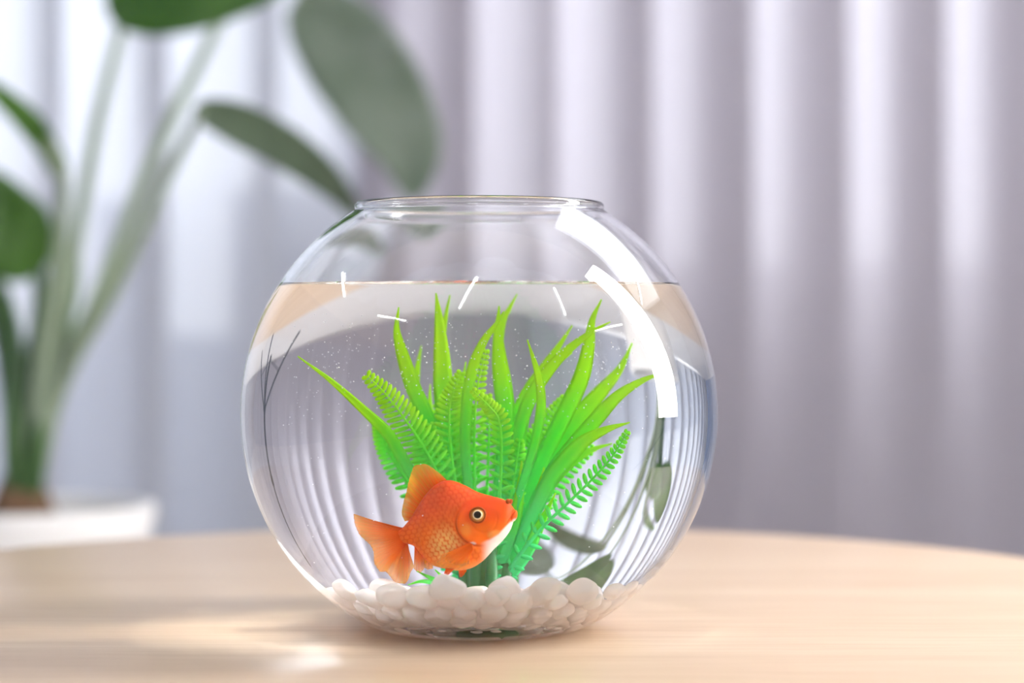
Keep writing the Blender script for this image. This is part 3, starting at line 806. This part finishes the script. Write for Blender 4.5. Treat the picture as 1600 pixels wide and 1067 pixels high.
MB().lathe([(0, hp-0.032), (0.04, hp-0.034), (0.09, hp-0.040), (ro-0.018, hp-0.042), (ro-0.022, hp-0.05), (0, hp-0.05)][::-1], 48).build('soil', M['soil'], pot, True)

def stalk(pts, r0, r1, mat):
    C = spline(pts, 24); MB().tube(C, [r0+(r1-r0)*i/23 for i in range(24)], 10).build('stalk', M[mat], pot, True)

def leaf(pts, width, face, fold=0.18, wav=0.0, mat='leaf'):
    """broad blade along a midrib from stalk end to tip"""
    n, mseg = 30, 6; C = spline(pts, n); face = Vector(face).normalized(); V = []; F = []
    for i, c in enumerate(C):
        t = i/(n-1); tg = (C[min(i+1, n-1)]-C[max(i-1, 0)]).normalized(); sd = tg.cross(face).normalized(); nm = sd.cross(tg).normalized()
        w = width/2*(math.sin(PI*min(1, t**0.72*0.985+0.015))**0.62)+0.0006
        for s in (1, -1):
            for k in range(-mseg, mseg+1):
                a = k/mseg; V.append(c+sd*(a*w)+nm*(fold*w*abs(a)+wav*w*math.sin(9*t+2*a)*a*a+s*(0.0009+0.0022*(1-abs(a))**6)*(0.2+0.8*math.sin(PI*t))))
    q = 2*mseg+1
    for i in range(n-1):
        for k in range(q-1):
            a = i*2*q+k; F.append((a, a+1, a+2*q+1, a+2*q)); b2 = a+q; F.append((b2, b2+2*q, b2+2*q+1, b2+1))
        for k in (0, q-1):
            a = i*2*q+k; F.append((a, a+2*q, a+3*q, a+q) if k == 0 else (a, a+q, a+3*q, a+2*q))
    mesh('leaf', V, F, M[mat], pot, True)
stalk([(0.0, 0.0, 0.32), (0.032, -0.018, 0.499), (0.054, 0.002, 0.633), (0.072, 0.032, 0.77), (0.09, 0.062, 0.87), (0.097, 0.082, 0.914)], 0.0100, 0.0045, 'stem')
stalk([(0.0, 0.0, 0.32), (0.038, -0.018, 0.492), (0.078, 0.002, 0.586), (0.123, 0.032, 0.716), (0.167, 0.082, 0.831), (0.202, 0.182, 0.937), (0.235, 0.282, 0.991), (0.267, 0.382, 0.953)], 0.0100, 0.0040, 'stem')
stalk([(0.0, 0.0, 0.32), (0.042, -0.018, 0.486), (0.108, -0.068, 0.592), (0.165, -0.118, 0.693), (0.2, -0.138, 0.754), (0.212, -0.168, 0.765)], 0.0090, 0.0040, 'stem')
stalk([(0.0, 0.0, 0.32), (0.022, -0.018, 0.499), (0.045, -0.038, 0.618), (0.058, -0.068, 0.696), (0.062, -0.098, 0.716), (0.051, -0.118, 0.747)], 0.0100, 0.0050, 'stem')
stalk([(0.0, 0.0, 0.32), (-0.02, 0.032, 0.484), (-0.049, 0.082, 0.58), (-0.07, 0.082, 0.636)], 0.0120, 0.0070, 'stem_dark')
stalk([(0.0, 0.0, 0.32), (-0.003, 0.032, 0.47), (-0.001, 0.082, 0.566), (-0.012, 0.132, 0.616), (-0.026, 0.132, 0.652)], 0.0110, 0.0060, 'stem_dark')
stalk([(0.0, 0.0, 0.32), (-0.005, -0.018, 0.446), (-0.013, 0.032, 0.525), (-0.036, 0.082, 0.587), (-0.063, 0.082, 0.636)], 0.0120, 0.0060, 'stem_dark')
leaf([(0.074, 0.072, 0.916), (0.126, 0.052, 0.922), (0.189, 0.022, 0.924), (0.246, 0.002, 0.928), (0.302, -0.018, 0.939)], 0.110, (0.0, -1, 0.15), 0.10, 0.05, 'leaf')
leaf([(0.255, 0.382, 0.969), (0.308, 0.362, 0.903), (0.356, 0.342, 0.834), (0.391, 0.332, 0.771), (0.397, 0.322, 0.707)], 0.120, (-0.15, -0.95, 0.3), 0.14, 0.08, 'under')  # grey window sheen painted into this leaf
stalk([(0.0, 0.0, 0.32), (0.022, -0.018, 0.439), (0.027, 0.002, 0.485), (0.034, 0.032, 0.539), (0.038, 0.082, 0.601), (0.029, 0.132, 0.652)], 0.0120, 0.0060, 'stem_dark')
leaf([(0.207, -0.168, 0.77), (0.245, -0.118, 0.758), (0.284, -0.038, 0.74), (0.32, 0.042, 0.713), (0.349, 0.122, 0.676)], 0.046, (-0.05, -1, 0.15), 0.18, 0.00, 'dull')
leaf([(0.061, -0.078, 0.707), (0.053, -0.098, 0.734), (0.042, -0.138, 0.758), (0.018, -0.168, 0.784), (-0.0, -0.218, 0.801)], 0.026, (-0.2, -1, 0.2), 0.20, 0.00, 'leaf')
leaf([(-0.007, 0.112, 0.619), (-0.027, 0.092, 0.65), (-0.042, 0.082, 0.671), (-0.065, 0.062, 0.704), (-0.085, 0.032, 0.716)], 0.095, (0.1, -0.9, 0.4), 0.15, 0.00, 'leaf')
leaf([(-0.063, 0.082, 0.622), (-0.105, 0.082, 0.684), (-0.147, 0.082, 0.775), (-0.182, 0.082, 0.873)], 0.120, (0.2, -0.9, 0.3), 0.15, 0.00, 'leaf')
leaf([(0.097, 0.082, 0.921), (0.079, 0.102, 1.044), (0.036, 0.142, 1.16), (-0.023, 0.182, 1.264)], 0.150, (-0.2, -0.9, 0.3), 0.15, 0.00, 'leaf')
for k in range(7):
    a = 2*PI*k/7; c, s = math.cos(a), math.sin(a)
    MB().tube([(0.02*c, 0.02*s, hp-0.05), (0.022*c, 0.022*s, hp-0.01), (0.010*c, 0.010*s, hp+0.035)], [0.017, 0.015, 0.008], 9).build('sheath', M['bark'], pot, True)
